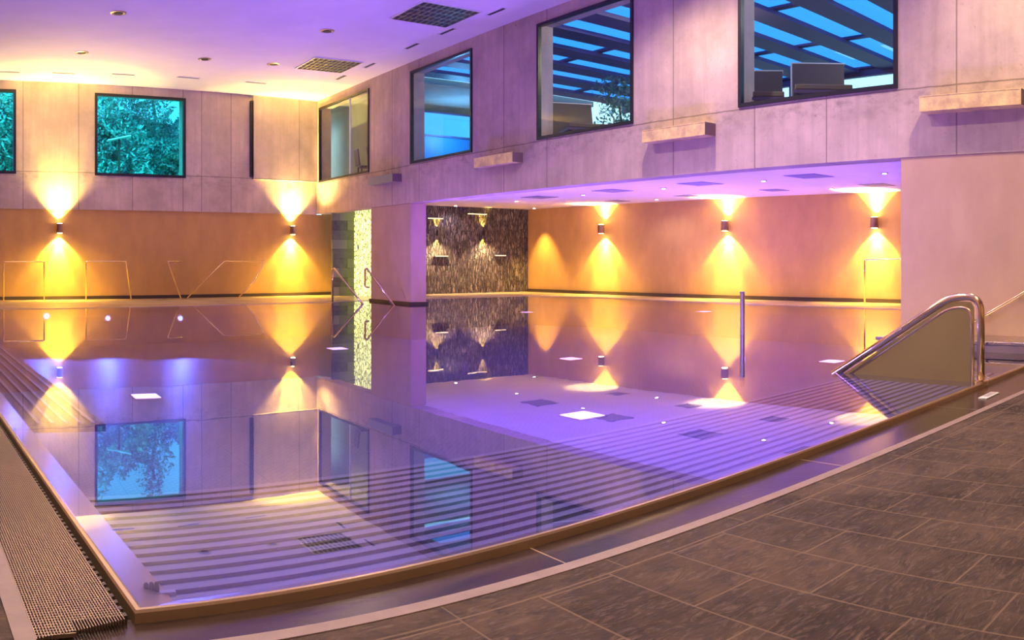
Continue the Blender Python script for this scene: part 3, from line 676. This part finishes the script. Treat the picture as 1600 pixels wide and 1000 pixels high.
# ------------------------------------------------------------------ balustrade at the steps
XB = 8.30
bt = tag(empty('stair_balustrade', (XB, 3.36, 0)), 'triangular brushed steel balustrade with thick rounded handrail on the near pool edge', 'balustrade')
top = (0, .30, .92); pts = [(0, -.03, -.06), (0, -.03, .92), (0, 1.90, -.04)]
bm = bmesh.new(); tube(bm, [(0, .02, -.06), (0, .02, .905), (0, .36, .90), (0, 1.84, -.03)], .042, 20, .22); obj('handrail_tube', bm, m_chrome, bt, smooth=True)
bm = bmesh.new(); tube(bm, [(-.0, .12, -.04), (-.0, .12, .785), (-.0, .375, .785), (-.0, 1.65, -.03)], .020, 14, .16); obj('inner_tube', bm, m_chrome, bt, smooth=True)
pan = [(.10, -.05), (.10, .79), (.14, .845), (.34, .855), (.41, .815), (1.76, -.05)]
bm = bmesh.new(); a = [bm.verts.new((-.012, y, z)) for y, z in pan]; b = [bm.verts.new((.012, y, z)) for y, z in pan]
for i in range(len(pan)): j = (i+1) % len(pan); bm.faces.new((a[i], a[j], b[j], b[i]))
bm.faces.new(a); bm.faces.new(b[::-1]); obj('infill_panel', bm, metal('panel_steel', (.46, .41, .20), .42), bt)
bm = bmesh.new(); lathe(bm, [(.075, -.02), (.075, .02), (.05, .03)], 20, 0, .02); obj('post_flange', bm, m_chrome, bt)
# wall handrail beyond
h = tag(empty('wall_handrail', (XF-.06, 4.6, .5)), 'slim dark steel handrail rising to the right on the peach wall', 'handrail')
q = [onX(1500, 516, XF-.06), onX(1540, 492, XF-.06), onX(1602, 456, XF-.06), onX(1650, 428, XF-.06)]
bm = bmesh.new(); tube(bm, [v-h.location for v in q], .024, 14); obj('rail_tube', bm, m_chrome, h, smooth=True)
for v in (q[1].lerp(q[2], .1), q[1].lerp(q[2], .85)):
    d = v-h.location; bm = bmesh.new(); tube(bm, [(d.x, d.y, d.z), (d.x, d.y, d.z-.05), (d.x+.075, d.y, d.z-.05)], .009, 8); obj('wall_bracket', bm, m_chrome, h)

# ------------------------------------------------------------------ small things
p = G(1545, 619, -.04); t = tag(empty('drain_cover', (p.x, p.y, -.04), .05), 'small pale rectangular drain cover on the wet gutter stone below the balustrade', 'drain cover')
obj('cover_plate', boxes((-.19, .19, -.045, .045, 0, .012)), m_white, t, bevel=.003)
bm = bmesh.new()
for k in range(9): quad_box(bm, I4, -.10+k*.03, -.085+k*.03, -.03, .03, .0121, .0135)
obj('cover_slots', bm, m_steeld, t)
p = G(238, 921, -.03); t = tag(empty('inlet_nozzle', (p.x, p.y+.02, -.05), .0), 'small three knobbed fitting in the water at the near pool corner', 'fitting')
for k in range(3):
    bm = bmesh.new(); lathe(bm, [(.010, 0), (.012, .01), (.010, .035), (.006, .042)], 12); o = obj('knob', bm, m_dark, t, smooth=True); o.location = (-.022+k*.022, 0, 0)
obj('fitting_base', boxes((-.04, .10, -.015, .015, -.02, 0)), m_steeld, t)

# ------------------------------------------------------------------ garden behind the back windows
m_leaf = Mat('leaf_green').pbr((.06, .3, .25), .6, 0)
m_leaf.b.inputs['Subsurface Weight'].default_value = 0; n = m_leaf.noise(m_leaf.coord(), 1.2, 3)
m_leaf.base(m_leaf.mix(m_leaf.ramp(n, (.35, 0.0), (.65, 1.0)), (.02, .12, .12), (.12, .42, .34))); m_leaf = m_leaf.m
m_bark = plain('bark', (.10, .08, .06), .9)
m_lawn = plaster('lawn', (.08, .30, .10), .3, 1.0)
g = bmesh.new(); vs = [g.verts.new(v) for v in ((-14, 29.5, 1.5), (11.5, 29.5, 1.5), (14, 62, 11.5), (-24, 62, 11.5))]; g.faces.new(vs)
struct('ground', g, m_lawn, 'green garden slope rising behind the back windows', 'ground')
def leaves(c, rad, n, s, seed):
    rnd = random.Random(seed); bm = bmesh.new()
    for _ in range(n):
        while True:
            d = Vector((rnd.uniform(-1, 1), rnd.uniform(-1, 1), rnd.uniform(-1, 1)))
            if .35 < d.length < 1: break
        k = 1+.25*math.sin(d.x*6+seed)+.2*math.cos(d.z*7+seed*2)
        p = Vector((c[0]+d.x*rad[0]*k, c[1]+d.y*rad[1]*k, c[2]+d.z*rad[2]*k))
        q = Matrix.Rotation(rnd.uniform(0, 6.28), 3, Vector((rnd.uniform(-1, 1), rnd.uniform(-1, 1), rnd.uniform(-1, 1))).normalized())
        l = s*rnd.uniform(.6, 1.3)
        bm.faces.new([bm.verts.new(p+q @ Vector(v)) for v in ((-l, 0, 0), (0, -l*.4, .1*l), (l, 0, 0), (0, l*.4, .1*l))])
    return bm
def tree(x, y, z, h, rad, label, seed, trunk=.12, n=2600, cat='tree', nm='garden_tree', s=.13):
    t = tag(empty(nm, (x, y, z)), label, cat, 'trees and bushes behind the back windows')
    bm = bmesh.new(); rnd = random.Random(seed)
    tube(bm, [(0, 0, -.3), (.1, 0, h*.35), (-.1, .1, h*.7), (.05, 0, h)], trunk, 8)
    obj('trunk', bm, m_bark, t)
    obj('crown', leaves((0, 0, h), rad, n, s, seed), m_leaf, t)
def gz(y): return 1.5+(y-29.5)*.3077
for i, (px, y, h, rad, lb, n, nm, cat) in enumerate([
    (163, 38, 2.3, (1.5, 1.5, 2.4), 'broad dark leafy tree at the left of the square back window', 5200, 'garden_tree', 'tree'),
    (212, 47, 1.9, (2.2, 1.9, 1.8), 'mid green tree farther up the garden slope', 4200, 'garden_tree', 'tree'),
    (268, 41, 1.0, (1.7, 1.4, 1.4), 'rounded bush low at the right of the square back window', 4600, 'garden_bush', 'bush'),
    (200, 35.5, 1.1, (1.6, 1.3, 1.1), 'rounded bush low in the middle of the square back window', 4200, 'garden_bush', 'bush'),
    (240, 55, 4.0, (.9, .9, 2.2), 'slender tree against the white sky', 900, 'garden_tree', 'tree'),
    (286, 49, .9, (1.5, 1.4, 1.5), 'loose tree seen at the right window edge', 1800, 'garden_tree', 'tree'),
    (5, 37, 2.9, (2.4, 1.6, 2.6), 'dense leafy tree filling the cut off back window', 7000, 'garden_tree', 'tree')]):
    p = back_pt(px, 300); x = y*math.tan(ang(px)); tree(x, y, gz(y), h, rad, lb, i+3, .1, n, cat, nm)
t = tag(empty('wooden_board', (30.8*math.tan(ang(186)), 30.8, 5.70)), 'small white slanted board resting among the garden bushes', 'board')
obj('board_plate', boxes((-.45, .45, -.15, .15, 0, .06)), m_white, t, rot=(0, -.22, 0), bevel=.02)
obj('board_strut', boxes((-.04, .04, -.04, .04, -4.0, 0)), m_bark, t)
add_light('garden_fill', 'AREA', (4, 30, 14), 3000, (.75, 1, .95), None, (0, .6, -1), 8)  # unseen area light above the slope, brightening the garden

# ------------------------------------------------------------------ terrace behind the facade windows
XT = XF+TW
m_beam = plain('pergola_beam', (.07, .045, .14), .5)
m_poly = glass('roof_glazing', (.30, .62, .95), 1.3)
m_tfloor = plain('terrace_floor', (.20, .18, .16), .6)
struct('floor_terrace', boxes((XT, 30, -2, 34, ZR+.21, 3.92)), m_tfloor, 'terrace floor behind the facade windows', 'floor')
rf = tag(empty('pergola', (XT, 0, 6.75)), 'dark pergola of parallel rafters with blue glazed roof panels', 'pergola')
for k in range(16):
    y = 1.0+k*1.45
    if y > 22.5: break
    obj('rafter', boxes((.12, 9.2, y, y+.66, .0, .10)), m_beam, rf)
for x in (2.9, 6.0, 9.1): obj('purlin', boxes((x, x+.20, .5, 22.3, .105, .16)), m_beam, rf)
obj('roof_glass', boxes((.12, 9.4, .3, 22.5, .165, .18)), m_poly, rf)
obj('edge_beam', boxes((9.2, 9.36, .3, 22.6, -.10, .16)), m_beam, rf)
for y in (1.2, 8.0, 15.0, 22.0): obj('post', boxes((9.21, 9.35, y, y+.14, -2.82, -.101)), m_beam, rf)
struct('wall_terrace_parapet', boxes((XT+12.4, XT+12.6, -2, 22.6, 3.92, 4.75)), plain('parapet', (.35,.42,.48), .7), 'low parapet wall at the far side of the terrace', 'wall')
# blue lit room behind the second window and grey room behind the first
m_bluew = plain('blue_painted_wall', (.02, .16, .42), .5); m_greyw = plaster('grey_plaster', (.30, .30, .28), .08)
struct('wall_terrace_end', boxes((XT+1.1, 26, 25.6, 25.8, 3.92, 6.2)), m_bluew, 'blue wall of the room seen through the second facade window', 'wall')
ps = tag(empty('glow_window', (XT+3.2, 25.5, 5.65)), 'bright cyan window, made as a glowing sheet, in the room behind the second facade window', 'light panel')
obj('panel_glow', boxes((-1.6, 2.6, 0, .06, 0, .75)), emis('cyan_glow', (.06, .42, .8), .9), ps)  # cyan window imitated by an emissive sheet
obj('panel_frame', boxes((-1.66, 2.66, .0, .08, -.06, 0), (-1.66, 2.66, 0, .08, .75, .81)), m_beam, ps)
struct('wall_side_room', boxes((XT+.68, XT+1.0, 24.0, 33, 3.92, 6.75)), m_greyw, 'dim grey plaster wall of the side room behind the corner window', 'wall')
struct('ceiling_side_room', boxes((XT, XT+8, 22.8, 34, 6.76, 6.95)), m_greyw, 'pale ceiling of the side rooms behind the far facade windows', 'ceiling')
struct('wall_side_room_end', boxes((XT, XT+.6, 32, 32.3, 3.92, 6.75)), m_greyw, 'grey end wall of the side room', 'wall')
add_light('side_room_fill', 'POINT', (XT+.3, 31.2, 6.4), 30, (.8, .9, 1), None, None, .05)  # bare point light added out of view to brighten the grey room
add_light('blue_room_fill', 'POINT', (XT+3.5, 24.6, 5.6), 110, (.15, .5, 1), None, None, .1)  # bare point light added to brighten the blue wall
# chairs behind window 1
def chair(x, y, rz, label):
    t = tag(empty('side_chair', (x, y, 3.92), rz), label, 'chair', 'dark chairs behind the corner window')
    obj('seat', boxes((-.24, .24, -.24, .24, .42, .47)), m_beam, t, bevel=.01)
    obj('backrest', boxes((-.24, .24, .20, .24, .50, 1.05)), m_beam, t, rot=(-.12, 0, 0), bevel=.015)
    for a in (-1, 1):
        for b in (-1, 1): obj('leg', boxes((a*.21-.018, a*.21+.018, b*.21-.018, b*.21+.018, 0, .42)), m_beam, t)
chair(XT+.28, 24.45, 1.4, 'dark chair silhouette in the lower right of the corner window'); chair(XT+.28, 25.4, 1.4, 'dark chair silhouette left of its twin in the corner window')
# loungers behind windows 3 and 4
m_canv = plain('lounger_fabric', (.12, .09, .07), .7); m_edge = plain('lounger_piping', (.75, .72, .66), .5)
def lounger(x, y, rz, label, s=1.0):
    t = tag(empty('sun_lounger', (x, y, 3.92), rz), label, 'sun lounger', 'folded up loungers on the terrace')
    obj('seat_cushion', boxes((-.42*s, .42*s, -.6, .9, .34, .44)), m_canv, t, bevel=.02)
    bk = obj('backrest', boxes((-.42*s, .42*s, -.04, .04, 0, .78)), m_canv, t); bk.location = (0, .9, .42); bk.rotation_euler = (-.30, 0, 0)
    e = obj('piping', boxes((-.44*s, .44*s, -.045, .045, .781, .805), (-.445*s, -.421*s, -.045, .045, 0, .78)), m_edge, bk)
    obj('frame', boxes((-.44*s, .44*s, -.62, .92, .28, .335)), m_beam, t)
    for a in (-1, 1):
        for b in (-.5, .8): obj('leg', boxes((a*.38*s-.02, a*.38*s+.02, b-.02, b+.02, 0, .28)), m_beam, t)
lounger(13.0, 14.9, -.42, 'dark sun lounger with raised back behind the third facade window', 1.25)
lounger(12.95, 9.60, -.93, 'dark sun lounger with raised back in the lower left of the largest window', .75)
lounger(13.0, 8.40, -.93, 'dark sun lounger with raised back beside its twin in the largest window', 1.2)
add_light('terrace_fill', 'POINT', (XT+2.0, 12, 6.6), 120, (1, .8, .5), None, None, .08)  # bare point lights added to brighten the pergola and loungers
add_light('terrace_fill', 'POINT', (XT+2.0, 6.5, 6.6), 120, (.9, .85, .8), None, None, .08)
# pot plant on the terrace
t = tag(empty('potted_shrub', (15.7, 16.5, 3.92)), 'leafy potted shrub on the terrace at the right of the third facade window', 'plant')
bm = bmesh.new(); lathe(bm, [(.18, 0), (.26, .45), (.28, .46), (.24, .40)], 20); obj('pot', bm, m_canv, t)
bm = bmesh.new(); tube(bm, [(0, 0, .4), (.03, 0, 1.1), (0, .05, 1.5)], .03, 8); obj('stem', bm, m_bark, t)
obj('crown', leaves((0, 0, 1.55), (.6, .6, .85), 1300, .06, 5), m_leaf, t)
